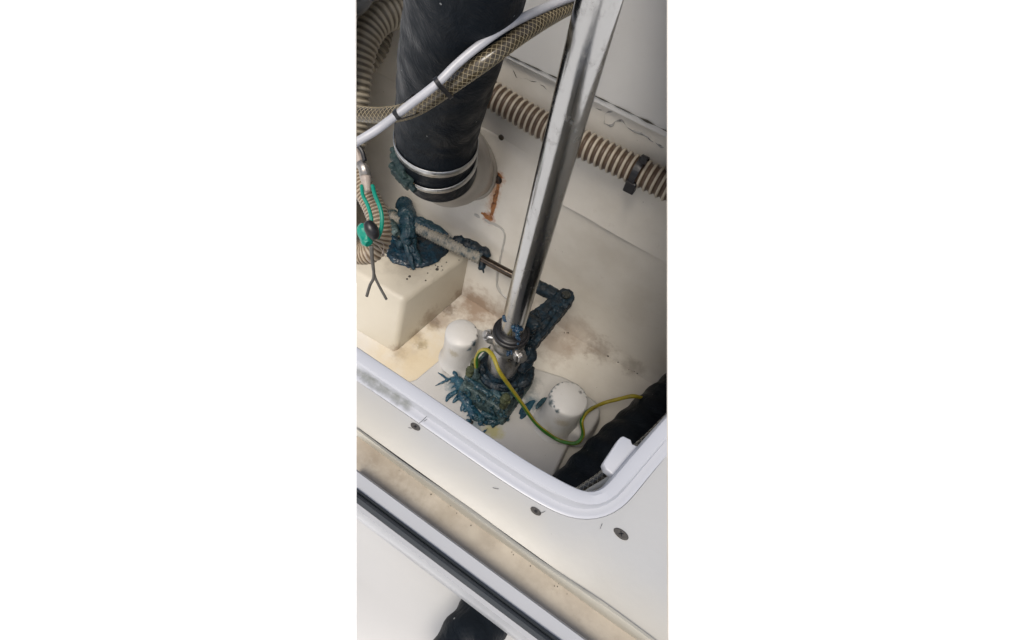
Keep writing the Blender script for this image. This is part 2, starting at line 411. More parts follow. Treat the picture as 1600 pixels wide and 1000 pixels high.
# front wall of the open locker (under the near coaming), unseen, added to block light
yf = fine[0].y
mesh_obj('locker_front', prism_x([(DY(690, 0)[0], DECK - .041), (DY(690, 0)[0], -.02), (DY(690, 0)[0] + .015, -.02), (DY(690, 0)[0] + .015, DECK - .041)], XL, XR), inner, kind='structure', smooth=False)

# out-of-view lid and two end walls, all added to shade the locker
mesh_obj('added_shade_lid', prism_x([(Y_W - .012, 1.10), (Y_W - .56, 1.60), (Y_W - .54, 1.62), (Y_W + .018, 1.10)], XL, XR), panel_m, kind='structure', smooth=False)
def shade_wall(pxe, sgn):
    nrm = wd(Vector((sgn, 0, -sgn * (pxe - 800) / F))).normalized()
    def on(y, z):
        # point of the end plane with this y and z
        return Vector(((CAM.dot(nrm) - y * nrm.y - z * nrm.z) / nrm.x, y, z))
    yfr = DY(690, 0)[0]
    q = [on(yfr, -.02), on(bk + .03, -.02), on(bk + .03, 1.12), on(.74, 1.12), on(.56, DECK + .02), on(.40, DECK - .012), on(yfr, DECK - .012)]  # added height at the back darkens the tube's reflection
    if sgn < 0: q = [on(.62, -.02), on(bk + .03, -.02), on(bk + .03, 1.12), on(.62, 1.12)]
    n_ = len(q)
    vs = [p_ + nrm * .0002 for p_ in q] + [p_ + nrm * .0014 for p_ in q]
    END.append(mesh_obj('added_shade_wall', (vs, [tuple(range(n_)), tuple(range(n_, 2 * n_))[::-1]] + [(i, (i + 1) % n_, n_ + (i + 1) % n_, n_ + i)[::-1] for i in range(n_)]), inner, kind='structure', smooth=False))
END = []
shade_wall(557, -1); shade_wall(1042, 1)

# ------------------------------------------------------------------ plinth with its two bosses
top = [onz(x, y, PT) for x, y in ((697, 553), (733, 508), (775, 523), (838, 575), (880, 588), (905, 600), (915, 618), (910, 645), (866, 742), (830, 800), (560, 640), (610, 605), (650, 592))]
cen = sum(top, Vector()) / len(top)
bot = [Vector((cen.x + (q.x - cen.x) * 1.04, cen.y + (q.y - cen.y) * 1.04, -.005)) for q in top]
pl = thing('bearing_plinth', 'off-white moulded plinth with two round bosses under the greasy rudder bearing', 'plinth', Vector((cen.x, cen.y, 0)))
mesh_obj('plinth_base', bevelled(loft(bot, top), .007, 3), plinth_m, pl)
def boss(bx, by, ty, r, lab, marks):
    b = onz(bx, by, PT); zt_ = up_to(b, ty)
    h = zt_ - PT
    bm_ = gelcoat('boss_gelcoat', (.56, .55, .53), dk=.3, specks=.5, bumpk=.5, stains=[
        (b + Vector((r * q_ * math.cos(R(a_)), r * q_ * math.sin(R(a_)), h + dz_)), r_, c_, .95, 170.0, st_) for a_, q_, dz_, r_, c_, st_ in marks])
    pad = [(r * 1.75, -.01), (r * 1.72, .012), (r * 1.62, .021), (r * 1.45, .025), (r * 1.2, .027), (0.001, .027)]
    bs = mesh_obj('boss', lathe(b, UP, [(r * 1.38, 0), (r * 1.22, .010), (r * 1.14, .024), (r * 1.08, h * .55), (r * 1.06, h - .012), (r * 1.03, h - .004), (r * .94, h), (0.001, h + .001)], 40), bm_, pl, label=lab)
    sharp(bs, 80)
    return b, h
b1, h1 = boss(717, 560, 519, .037, 'left boss, chipped on its right side', [(-5, 1.05, -.010, .013, (.03, .06, .08), (1, 1, .8)), (25, 1.0, -.002, .006, (.04, .04, .04), (1, 1, 1)), (-25, 1.05, -.02, .010, (.10, .14, .16), (1, 1, 1)), (60, .95, .0, .004, (.05, .05, .05), (1, 1, 1)), (-80, 1.1, -.04, .02, (.4, .36, .28), (1, 1, 1))])
b2, h2 = boss(869, 660, 622, .041, 'right boss, ringed with dark grease smears', [(a_, 1.0, -.001 - .004 * (i_ % 3), .004 + .0035 * ((i_ * 7) % 3), (.03, .06, .075), (1, 1, .8)) for i_, a_ in enumerate(range(40, 270, 17))] + [(185, 1.08, -.016, .013, (.05, .11, .14), (1, 1, .7)), (160, 1.05, -.012, .010, (.05, .11, .14), (1, 1, .8)), (65, .75, .001, .006, (.10, .10, .10), (1, 1, 1)), (-70, 1.1, -.04, .025, (.42, .38, .3), (1, 1, 1))])
for b, dx, dy, sc2 in ((b1, .036, .034, .66), (b2, .026, .034, .74)):
    c = b + Vector((dx, dy, 0)); n = 40; V = []
    ringd = [(r_ * sc2, z_) for r_, z_ in ((.086, -.004), (.079, .010), (.076, .026), (.072, .036), (.064, .041), (.001, .042))]
    for r, z in ringd:
        for k in range(n):
            th = 2 * math.pi * k / n; cs, sn = math.cos(th), math.sin(th)
            q = (abs(cs) ** 3.2 + abs(sn) ** 3.2) ** (-1 / 3.2)
            V.append(c + Vector((cs * q * r, sn * q * r, z)))
    Fc = [(i * n + k, i * n + (k + 1) % n, (i + 1) * n + (k + 1) % n, (i + 1) * n + k) for i in range(len(ringd) - 1) for k in range(n)]
    mesh_obj('boss_pad', (V, Fc), plinth_m, pl, solid=False)

# ------------------------------------------------------------------ rudder stock
m, t, p = newmat('stainless_steel')
p.inputs['Metallic'].default_value = 1
u, v = uvxy(t)
cb = nd_(t, 'ShaderNodeCombineXYZ'); lk(t, mth(t, 'MULTIPLY', u, 3), cb.inputs[0]); lk(t, mth(t, 'MULTIPLY', v, 60), cb.inputs[1])
st = noi(t, 2.0, 6, .7, cb.outputs[0])
gr = ramp(t, noi(t, 55, 5, .7), .5, .75)
lk(t, mix(t, mth(t, 'MULTIPLY', gr, .45), (.42, .42, .415), (.25, .245, .235)), p.inputs['Base Color'])
lk(t, mth(t, 'ADD', ramp(t, st, .3, .7, .15, .22), mth(t, 'MULTIPLY', gr, .2)), p.inputs['Roughness'])
bump(t, p, mth(t, 'ADD', noi(t, 90, 4), mth(t, 'MULTIPLY', st, .3)), .10, .0012)
steel = m
dull = plain('dull_steel', (.42, .41, .40), .34, 1.0, .5, 60, .35, 140)
blackm = plain('black_plastic', (.012, .012, .014), .38, var=.3, bs=.1)
A_top, A_bot = axis(-260), axis(560)
rs = thing('rudder_stock', 'tall polished stainless steel tube standing upright in the greasy bearing', 'rudder stock', Vector((AX.x, AX.y, PT)))
ln = (A_top - A_bot).length
mesh_obj('tube', tube([A_bot + (A_top - A_bot) * (i / 60) for i in range(61)], .025, 64), steel, rs)
z1 = axis(520).z; z0 = axis(596).z
hub = [(.030, z0 - PT), (.036, z0 - PT), (.0365, z1 - PT - .055), (.034, z1 - PT - .05), (.034, z1 - PT - .045), (.0365, z1 - PT - .04), (.0365, z1 - PT - .004), (.034, z1 - PT), (.026, z1 - PT)]
o = mesh_obj('clamp_hub', lathe(Vector((AX.x, AX.y, PT)), UP, hub, 48), dull, rs); sharp(o, 40)
zr = z1 + .001
ring = [Vector((AX.x, AX.y, zr)) + Vector((math.cos(k * math.pi / 24), math.sin(k * math.pi / 24), 0)) * .033 for k in range(48)]
mesh_obj('collar', band([q - UP * 0 for q in ring], UP, .010, .006), blackm, rs)
o = mesh_obj('collar_seal', lathe(Vector((AX.x, AX.y, zr - .002)), UP, [(.0252, 0), (.034, 0), (.034, .008), (.030, .011), (.0252, .011)], 40), blackm, rs)
def bolt(pt, d, r, parent, name='bolt'):
    u = Vector((0, 0, 1)); prof = [(r, 0), (r, r * .55), (r * .85, r * .75), (.0005, r * .78)]
    a = lathe(pt, d, prof, 6); c = lathe(pt - d * r * 1.4, d, [(r * .55, 0), (r * .55, r * 1.5)], 14); wsh = lathe(pt - d * r * .35, d, [(r * 1.35, 0), (r * 1.35, r * .3)], 20)
    return mesh_obj(name, join(a, c, wsh), dull, parent, smooth=False)
pb = at(769, 522, axis(530).z * 0 + 1.12)
cc = Vector((AX.x, AX.y, z1 - .018))
def lug(px, py, dpt):
    q = at(px, py, dpt); d = (q - Vector((AX.x, AX.y, q.z))).normalized(); return q, d
for (px, py, dd) in ((770, 527, 1.13), (814, 559, 1.10)):
    q, d = lug(px, py, dd)
    base = Vector((AX.x, AX.y, q.z)) + d * .030
    gq = bevelled(box(base + d * .006, d, d.cross(UP), UP, .012, .012, .013), .004, 2)
    mesh_obj('clamp_lug', gq, dull, rs)
    tdir = (d.cross(UP) * (1 if px < 800 else -1) * .35 - EY * .6 + UP * .5 + d * .5).normalized()
    bolt(base + d * .014 + tdir * .008, tdir, .0095, rs)
# torn clear film caught on the tube
film, t, p = newmat('torn_film'); p.inputs['Base Color'].default_value = (.75, .75, .72, 1); p.inputs['Roughness'].default_value = .3; p.inputs['Alpha'].default_value = .6
V = []
fs = []
for (a, b, c_) in (((830, 404), (838, 420), (850, 412)), ((824, 424), (832, 436), (842, 432)), ((826, 408), (829, 428), (840, 438))):
    pp = [at(a[0], a[1], 1.0 - .075), at(b[0], b[1], 1.0 - .065), at(c_[0], c_[1], 1.0 - .045)]
    pp = spline(pp, .003); fr = frames(pp)
    for i, q in enumerate(pp):
        ww = .0022 * math.sin(math.pi * (i + .5) / len(pp)) + .0004
        fs.append(None)
        V.append((q, fr[i][1] * ww))
    V.append(None)
vs_, fc_ = [], []; prev = None
for it in V:
    if it is None: prev = None; continue
    q, o_ = it; b = len(vs_); vs_ += [q - o_, q + o_]
    if prev is not None: fc_.append((prev, prev + 1, b + 1, b))
    prev = b
mesh_obj('torn_film', (vs_, fc_), film, rs, solid=False)

# ------------------------------------------------------------------ grease
def grease(name, base, second, rough=.2, coat=.25):
    m, t, p = newmat(name)
    col = mix(t, ramp(t, noi(t, 55, 6, .7), .42, .68), base, second)
    lk(t, col, p.inputs['Base Color']); lk(t, ramp(t, noi(t, 90, 3), .3, .7, rough, rough + .35), p.inputs['Roughness'])
    p.inputs['Coat Weight'].default_value = coat; p.inputs['Coat Roughness'].default_value = .12; p.inputs['Specular IOR Level'].default_value = .35
    bump(t, p, noi(t, 380, 5, .7), .7, .0016)
    return m
dkgrease = grease('dark_blue_grease', (.003, .008, .013), (.006, .024, .04), .3, .05)
blgrease = grease('blue_grease', (.009, .05, .085), (.018, .085, .12))
tealg = grease('teal_grease', (.008, .036, .052), (.03, .085, .10))
oldg = grease('old_green_grease', (.022, .042, .044), (.11, .165, .165), .4, .15)
olive = grease('olive_grime', (.035, .045, .02), (.09, .10, .045), .5, .1)

# ------------------------------------------------------------------ rudder bearing
rb = thing('rudder_bearing', 'stacked square bearing block smothered in blue-green grease on the plinth', 'bearing', Vector((AX.x, AX.y, PT)))
def slab(z0_, z1_, h, rot, off=(0, 0)):
    a = Vector((math.cos(rot), math.sin(rot), 0)); b = Vector((-a.y, a.x, 0))
    return bevelled(box(Vector((AX.x + off[0], AX.y + off[1], (z0_ + z1_) / 2)), a, b, UP, h, h * .98, (z1_ - z0_) / 2), .006, 2)
def loft_plate(z0_, z1_, h0, h1, dy0, dy1):
    q = lambda h, dy, z: [Vector((AX.x + sx * h, AX.y + dy + sy * h, z)) for sx, sy in ((-1, -1), (1, -1), (1, 1), (-1, 1))]
    return bevelled(loft(q(h0, dy0, z0_), q(h1, dy1, z1_)), .005, 2)
def placed(name, geo, mat, parent, vox, s1, s2, **kw):
    if 'grease' in name: kw['kind'] = 'stuff'      # smeared mass, not countable
    return lumpy(mesh_obj(name, geo, mat, parent, **kw), vox, s1, s2)
placed('flange_plate', loft_plate(PT - .004, .082, .070, .0635, -.012, -.006), oldg, rb, .0016, .005, .003)
placed('flange_plate', slab(.096, .115, .0605, -.02, (-.002, -.006)), oldg, rb, .0015, .004, .0025)
placed('packing', slab(.080, .098, .052, .0, (-.002, -.006)), olive, rb, .0018, .004, .002)
placed('gland_plate', lathe(Vector((AX.x, AX.y, .112)), UP, [(.056, 0), (.054, .008), (.046, .013), (.040, .015)], 32), dkgrease, rb, .0017, .005, .002)
placed('gland', lathe(Vector((AX.x, AX.y, .118)), UP, [(.042, 0), (.041, .018), (.037, .026), (.03, .03)], 32), dkgrease, rb, .0018, .005, .002)
bb = []
for (px, py, z) in ((735, 582, .122), (789, 626, .122), (742, 570, .128)):
    q = onz(px, py, z); bb.append(lathe(q - UP * .03, UP, [(.010, 0), (.010, .05)], 6)); bb.append(lathe(q - UP * .005, UP, [(.013, 0), (.013, .012)], 6))
placed('flange_bolt', join(*bb[:2]), olive, rb, .0014, .004, .003)
placed('flange_bolt', join(*bb[2:4]), olive, rb, .0014, .004, .003)
placed('flange_bolt', join(*bb[4:]), olive, rb, .0014, .004, .003)
def stroke(pts, r, nrm=None, k=1.0, taper=.75, seed=0.0):
    """a dragged dab of grease along pts, fat in the middle, flattened along nrm"""
    pp = spline(pts, max(.002, r * .25)); n_ = len(pp)
    V, Fc, U = tube(pp, lambda s_, th: r * (1 - taper * abs(2 * s_ / ((n_ - 1) * max(.002, r * .25) + 1e-9) - 1) ** 2) * (1 + .35 * mnoise.noise(Vector((s_ * 60, th * .6, seed)))) + .0006, 14)
    if nrm is not None and k != 1.0:
        m_ = len(V) - 2; out_ = []
        for i, v_ in enumerate(V):
            c_ = pp[min(i // 15, n_ - 1)] if i < n_ * 15 else v_
            d_ = v_ - c_; out_.append(c_ + d_ - nrm * (d_.dot(nrm) * (1 - k)))
        V = out_
    return V, Fc
def heap(pts, n_, spread, r0, r1, seed, nrm=None, k=1.0):
    rr = random.Random(seed); out = []
    for i in range(n_):
        u_ = rr.random() * (len(pts) - 1); j = int(u_); c = Vector(pts[j]).lerp(Vector(pts[min(j + 1, len(pts) - 1)]), u_ - j)
        d = Vector((rr.gauss(0, 1), rr.gauss(0, 1), rr.gauss(0, 1))) * spread * .6
        if nrm is not None: d -= nrm * (d.dot(nrm) * (1 - k))
        a_ = Vector((rr.gauss(0, 1), rr.gauss(0, 1), rr.gauss(0, .6))).normalized() * rr.uniform(.4, 1.6) * r1
        out.append(stroke([c + d - a_, c + d + Vector((0, 0, rr.uniform(-.2, .3) * r1)), c + d + a_], rr.uniform(r0, r1), taper=.7, seed=rr.random() * 50))
    return out
def zs_(pts, z, r, nrm=UP, k=.5, **kw): return stroke([onz(x, y, z) for x, y in pts], r, nrm, k, **kw)
def smear(pts, z, r, k=.35):
    out = []
    for q in pts:
        px, py = q[0], q[1]; rr = q[2] if len(q) > 2 else r
        out.append(ico(onz(px, py, z), rr, 2, UP, k))
    return out
def strands(defs, z, r0):
    out = []
    for d in defs:
        pp = spline([onz(x, y, z + .002) for x, y in d], .003); L = len(pp)
        out.append(tube(pp, lambda s, th, L=L: r0 * (1.0 - .8 * s / (L * .003 + 1e-6)) + .0004, 8))
    return out
# ragged fringe of blue grease squeezed out on the left of the plates
def zv(pts, r, k=.75, **kw): return stroke([onz(x, y, z) for x, y, z in pts], r, UP, k * .75, **kw)
gs = [zv(p_, r_, .75, seed=i * 1.3) for i, (p_, r_) in enumerate((
    (((714, 590, .07), (720, 600, .062), (726, 612, .055)), .012), (((720, 606, .06), (727, 622, .052), (735, 638, .048)), .014), (((730, 630, .05), (740, 645, .046), (752, 656, .044)), .012),
    (((724, 596, .06), (713, 593, .06), (705, 597, .05)), .009), (((722, 606, .05), (711, 613, .046), (701, 620, .043), (697, 628, .042)), .0055), (((728, 614, .05), (716, 621, .046), (707, 630, .042)), .0060),
    (((716, 588, .055), (706, 590, .05), (693, 597, .044), (680, 603, .041)), .0030), (((702, 594, .05), (692, 587, .044), (684, 582, .041)), .0028), (((732, 626, .05), (724, 634, .045), (720, 643, .042)), .0050),
    (((740, 644, .048), (748, 654, .046), (752, 664, .042)), .0050), (((735, 638, .05), (738, 648, .046), (745, 658, .043)), .005), (((715, 589, .066), (711, 584, .07), (708, 580, .07)), .005)))]
gs += heap([onz(716, 596, .06), onz(724, 616, .052), onz(738, 642, .046), onz(752, 658, .044)], 44, .013, .002, .006, 31, UP, .4)
for i_ in range(20):
    rr = random.Random(100 + i_); px, py = 714 + i_ * 2.4 + rr.uniform(-3, 3), 592 + i_ * 4.2 + rr.uniform(-3, 3); an = rr.uniform(2.2, 3.9); ln_ = rr.uniform(6, 17)
    gs.append(zv(((px, py, .05), (px + math.cos(an) * ln_ * .5, py - math.sin(an) * ln_ * .5 + 2, .046), (px + math.cos(an) * ln_, py - math.sin(an) * ln_ + rr.uniform(0, 6), .0415)), rr.uniform(.0012, .0026), .35, seed=i_))
placed('grease', join(*gs), blgrease, rb, .0014, .003, .002)
gs = [zv(((738, 640, .046), (750, 651, .044), (764, 658, .043), (780, 657, .043), (795, 648, .044)), .010, .7, taper=.4), zv(((752, 644, .055), (766, 650, .056), (784, 650, .05)), .008, .8, taper=.5, seed=4.0)]
gs += heap([onz(740, 646, .046), onz(764, 658, .044), onz(792, 650, .046)], 34, .010, .002, .006, 41, UP, .5)
placed('grease', join(*gs), tealg, rb, .0014, .004, .003)
gs = [zs_(((748, 568), (756, 582), (770, 594), (790, 603), (806, 600)), .120, .012, UP, .9, taper=.3), zs_(((806, 604), (816, 598), (824, 584), (828, 574)), .110, .017, UP, .9, taper=.3, seed=2.0), zs_(((800, 620), (808, 612), (816, 604)), .09, .012, UP, .8, taper=.4, seed=9.0)]
placed('grease', join(*gs), dkgrease, rb, .0018, .006, .003)
gs = heap([onz(732, 594, .113), onz(760, 614, .113), onz(790, 634, .113)], 26, .008, .0015, .004, 71, UP, .4) + heap([onz(726, 612, .08), onz(760, 634, .08), onz(788, 650, .08)], 26, .008, .0015, .004, 72, UP, .6) + [zs_(((735, 592), (752, 606), (770, 618)), .116, .006, UP, .5, taper=.5, seed=11.0), zs_(((765, 600), (780, 618), (792, 628)), .116, .007, UP, .5, taper=.5, seed=12.0)]
placed('grease_smear', join(*gs), tealg, rb, .0014, .003, .002)
mesh = [zs_(((836, 626), (828, 632), (820, 644), (813, 655)), PT + .001, .009, UP, .3), zs_(((824, 630), (818, 640), (812, 648)), PT + .001, .007, UP, .3, seed=3.0)]
placed('grease_smear', join(*mesh), blgrease, rb, .0012, .002, .0012)
placed('grease_smear', zs_(((857, 622), (848, 626), (841, 634), (838, 640)), PT + .020, .006, UP, .4), tealg, rb, .0012, .002, .0012)
# dark smear rings round the two boss tops
# ------------------------------------------------------------------ tiller arm
hz = axis(548).z
pin = at(886, 457, 1.235)
dirA = (pin - Vector((AX.x, AX.y, pin.z))).normalized()
side = dirA.cross(UP)
ta = thing('tiller_arm', 'dark blue greasy steering arm clamped to the steel tube, pin at its far end', 'steering arm', Vector((AX.x, AX.y, hz)))
L = (pin - Vector((AX.x, AX.y, pin.z))).length
def armpt(s, y, z): return Vector((AX.x, AX.y, 0)) + dirA * s + side * y + UP * z
top_, bot_ = [], []
out = [(.02, .042), (.08, .034), (L - .02, .023)] + [(L + .021 * math.sin(a_), .021 * math.cos(a_)) for a_ in [i * math.pi / 8 for i in range(9)]] + [(L - .02, -.023), (.08, -.034), (.02, -.042)]
def zz(s): return hz - .012 + (pin.z - hz - .006) * s / L
arm = loft([armpt(s, y, zz(s) - .028) for s, y in out], [armpt(s, y, zz(s) + .006) for s, y in out])
placed('arm_plate', arm, dkgrease, ta, .0022, .007, .003)
wedge = loft([armpt(s, y, zz(s) - .075 + s * .3) for s, y in ((.02, .022), (.16, .010), (.16, -.010), (.02, -.022))], [armpt(s, y, zz(s) - .022) for s, y in ((.02, .022), (.16, .010), (.16, -.010), (.02, -.022))])
placed('arm_web', wedge, dkgrease, ta, .0022, .008, .003)
o = mesh_obj('pin', lathe(Vector((pin.x, pin.y, zz(L))), UP, [(.011, -.03), (.011, .010), (.0085, .013), (.0005, .0135)], 20), plain('greasy_pin', (.06, .065, .06), .3, .7, .6, 60, .2), ta); sharp(o)
def rp_(s_, y_, z_): return Vector((AX.x, AX.y, z_)) + dirA * s_ + side * y_
gs = [stroke([rp_(.045, .03, z1 + .0), rp_(.05, .012, z1 + .004), rp_(.05, -.015, z1 - .01)], .017, taper=.3), stroke([rp_(.05, .01, z1 - .01), rp_(.055, .005, z1 - .04), rp_(.05, .0, z1 - .075)], .026, taper=.25, seed=2.0),
      stroke([rp_(.03, .04, z1 - .04), rp_(.015, .05, z1 - .075), rp_(.0, .05, z1 - .1)], .014, taper=.4, seed=3.0), stroke([rp_(.06, .02, zz(.06) + .002), rp_(.12, .012, zz(.12) + .004), rp_(.17, .004, zz(.17) + .004)], .010, taper=.5, seed=5.0),
      stroke([rp_(.06, -.022, zz(.06)), rp_(.10, -.026, zz(.10) - .004), rp_(.13, -.024, zz(.13) - .004)], .009, taper=.5, seed=6.0)]
gs += heap([rp_(.04, .03, z1), rp_(.055, .0, z1 - .02), rp_(.05, -.01, z1 - .07)], 26, .016, .004, .010, 51) + heap([armpt(s_, 0, zz(s_) + .004) for s_ in (.05, .10, .16, L)], 30, .016, .002, .005, 52, UP, .2)
placed('grease', join(*gs), dkgrease, ta, .0016, .004, .0025)
def hubp(px, py, rr):
    lo_, hi_ = .8, 1.3                      # nearest point of the upright cylinder of radius rr on this ray
    r_ = ray(px, py); ox, oy = -AX.x, -AX.y
    A_ = r_.x ** 2 + r_.y ** 2; B_ = ox * r_.x + oy * r_.y; D_ = B_ * B_ - A_ * (ox * ox + oy * oy - rr * rr)
    return CAM + r_ * ((-B_ - math.sqrt(max(0, D_))) / A_)
def hs_(pts, rr, r, sd): return stroke([hubp(x, y, rr) for x, y in pts], r, EY, .6, taper=.6, seed=sd)
gs = [hs_(((787, 493), (788, 498), (791, 504)), .0255, .0035, 1.0)] + heap([hubp(800, 514, .027), hubp(811, 516, .028), hubp(812, 532, .037)], 26, .006, .0015, .004, 81) + heap([hubp(792, 552, .037), hubp(806, 544, .037)], 10, .004, .001, .003, 82)
placed('grease', join(*gs), grease('bright_blue_grease', (.006, .028, .065), (.012, .06, .105)), ta, .0014, .006, .003)

# ------------------------------------------------------------------ steering cable
zc = zz(L) - .004
def cz(px, py): return onz(px, py, zc)
sc_ = thing('steering_cable', 'greasy sheathed steering cable and bare rod running from the shelf to the steering arm', 'steering cable', onz(640, 345, SH))
rod_m = plain('brown_steel_rod', (.085, .068, .055), .22, .95, .5, 40, .1)
mesh_obj('rod', tube(spline([cz(735, 394), cz(800, 429), cz(862, 458)], .01), .0097, 20), rod_m, sc_)
sheath_m = grease('sheath_grime', (.27, .25, .21), (.02, .05, .065), .4, .2)
mesh_obj('sheath', tube(spline([cz(600, 334), cz(640, 350), cz(690, 374), cz(752, 404)], .0015), lambda s, th: .0155 + .0012 * math.sin(s * 2 * math.pi / .0075), 24), sheath_m, sc_)
placed('end_fitting', join(tube([cz(838, 446), cz(868, 462)], .0165, 16), tube([cz(825, 441), cz(845, 450)], .012, 14)), dkgrease, sc_, .0018, .006, .003)
gs = [stroke([cz(708, 377) + UP * .006, cz(726, 384) + UP * .008, cz(742, 392) + UP * .008, cz(756, 400) + UP * .004], .0155, taper=.35), stroke([cz(750, 396) + UP * .012, cz(757, 396) + UP * .012, cz(763, 404) + UP * .004], .010, taper=.4, seed=2.0),
      stroke([cz(752, 402), cz(754, 410) - UP * .01, cz(749, 416) - UP * .012], .008, taper=.6, seed=3.0), stroke([cz(754, 412) - UP * .01, cz(757, 420) - UP * .016], .002, taper=.6, seed=3.0), stroke([cz(640, 343) + UP * .006, cz(668, 356) + UP * .008, cz(700, 371) + UP * .006], .0125, taper=.4, seed=4.0)]
gs += heap([cz(706, 377) + UP * .01, cz(735, 388) + UP * .012, cz(758, 402) + UP * .004], 30, .009, .002, .006, 61)
placed('grease', join(*gs), dkgrease, sc_, .0013, .003, .002)
# saddle clamp buried in grease
gs = [stroke([cz(630, 322) + UP * .014, cz(634, 332) + UP * .016, cz(638, 348) + UP * .006, cz(640, 366) - UP * .016], .0225, taper=.2), stroke([cz(626, 340), cz(624, 362) - UP * .02, cz(622, 388) - UP * .06], .022, taper=.25, seed=1.0),
      stroke([cz(640, 350), cz(648, 372) - UP * .03, cz(650, 392) - UP * .06], .020, taper=.3, seed=8.0), stroke([cz(640, 340) + UP * .008, cz(655, 350) + UP * .008, cz(680, 362) + UP * .007, cz(700, 372) + UP * .006], .0135, taper=.5, seed=2.0),
      stroke([cz(636, 356) - UP * .004, cz(646, 376) - UP * .028, cz(660, 394) - UP * .06], .009, taper=.5, seed=3.0), stroke([cz(620, 350) - UP * .002, cz(634, 372) - UP * .02, cz(646, 398) - UP * .058], .008, taper=.5, seed=4.0)]
gs += heap([cz(630, 340), cz(640, 372) - UP * .03, cz(640, 388) - UP * .055], 9, .016, .007, .012, 11)
placed('saddle', join(*gs), grease('saddle_grease', (.006, .028, .045), (.015, .05, .065), .22, .2), sc_, .0015, .003, .002)
gs = [stroke([cz(608, 332), cz(614, 336), cz(622, 340)], .013, taper=.2), stroke([cz(612, 344), cz(616, 358), cz(622, 366)], .011, taper=.3, seed=2.0)]
placed('cable_nut', join(*gs), oldg, sc_, .0016, .004, .003)
zg = SH + .001
gs = [zs_(p_, zg, r_, UP, k_, taper=tp_, seed=i * 1.7) for i, (p_, r_, k_, tp_) in enumerate((
    (((604, 380), (635, 396), (664, 392), (704, 364)), .046, .28, .5), (((604, 398), (622, 398), (640, 400)), .014, .3, .5), (((632, 396), (640, 408), (642, 419)), .018, .3, .6),
    (((640, 400), (660, 402), (676, 392)), .020, .3, .5), (((664, 394), (690, 382), (708, 366)), .018, .3, .5), (((625, 372), (650, 372), (680, 366)), .030, .3, .4)))]
gs += heap([onz(612, 380, SH), onz(640, 394, SH), onz(680, 380, SH), onz(700, 368, SH)], 40, .024, .004, .010, 21, UP, .12)
placed('spread_grease', join(*gs), grease('spread_blue_grease', (.004, .016, .028), (.006, .04, .07), .25, .4), sc_, .0016, .003, .0015)

# ------------------------------------------------------------------ big black hose on its white outlet
rubber = None
m, t, p = newmat('black_rubber')
col = mix(t, ramp(t, noi(t, 18, 6, .7), .45, .75, 0, .7), (.006, .009, .013), (.009, .0125, .017))
u, v = uvxy(t)
cb = nd_(t, 'ShaderNodeCombineXYZ'); lk(t, mth(t, 'MULTIPLY', u, 9), cb.inputs[0]); lk(t, mth(t, 'MULTIPLY', v, 15), cb.inputs[1])
sc1 = ramp(t, noi(t, 1.6, 7, .75, cb.outputs[0], .4), .60, .72)
col = mix(t, mth(t, 'MULTIPLY', sc1, mth(t, 'MULTIPLY', ramp(t, noi(t, 30, 4), .38, .62), .35)), col, (.14, .165, .18))
vo = nd_(t, 'ShaderNodeTexVoronoi'); vo.inputs['Scale'].default_value = 75; lk(t, pos(t), vo.inputs['Vector'])
dots = mth(t, 'LESS_THAN', vo.outputs['Distance'], mth(t, 'MULTIPLY', mth(t, 'SUBTRACT', nd_sep(t, vo.outputs['Color']), .7), .35))
col = mix(t, mth(t, 'MULTIPLY', dots, .6), col, (.35, .36, .36))
lk(t, col, p.inputs['Base Color']); lk(t, ramp(t, noi(t, 35, 4), .3, .7, .4, .62), p.inputs['Roughness']); p.inputs['Specular IOR Level'].default_value = .13
wr = noi(t, 16, 4, .6, None, 1.6)
bump(t, p, mth(t, 'ADD', mth(t, 'MULTIPLY', noi(t, 60, 5), .5), mth(t, 'MULTIPLY', wr, 1.6)), .55, .005)
rubber = m
eh = thing('exhaust_hose', 'wide black rubber hose hanging down to the white outlet on the wall', 'hose', at(684, 300, 1.0))
hp = [at(742, -110, .54), at(724, 0, .63), at(701, 100, .74), at(686, 180, .86), at(682, 232, .935), at(688, 264, 1.0)]
hpath = spline(hp, .004)
def hr(s, th):
    return .0705 * (1 + .018 * mnoise.noise(Vector((s * 12, math.cos(th) * 1.2, math.sin(th) * 1.2))) + .010 * mnoise.noise(Vector((s * 45, math.cos(th) * 2, math.sin(th) * 2)))) + .0005 * math.sin(s * 2 * math.pi / .055 + th)
mesh_obj('rubber_hose', tube(hpath, hr, 64), rubber, eh)
fr = frames(hpath); Lp = len(hpath)
clampm = plain('clamp_band', (.50, .50, .49), .36, 1.0, .5, 80, 0)
for idx in (Lp - 23, Lp - 13):
    t_, u_, v_ = fr[idx]; c = hpath[idx]
    pts = [c + (u_ * math.cos(2 * math.pi * k / 64) + v_ * math.sin(2 * math.pi * k / 64)) * .0722 for k in range(64)]
    mesh_obj('clamp_band', band(pts, t_, .0142, .0018), clampm, eh)
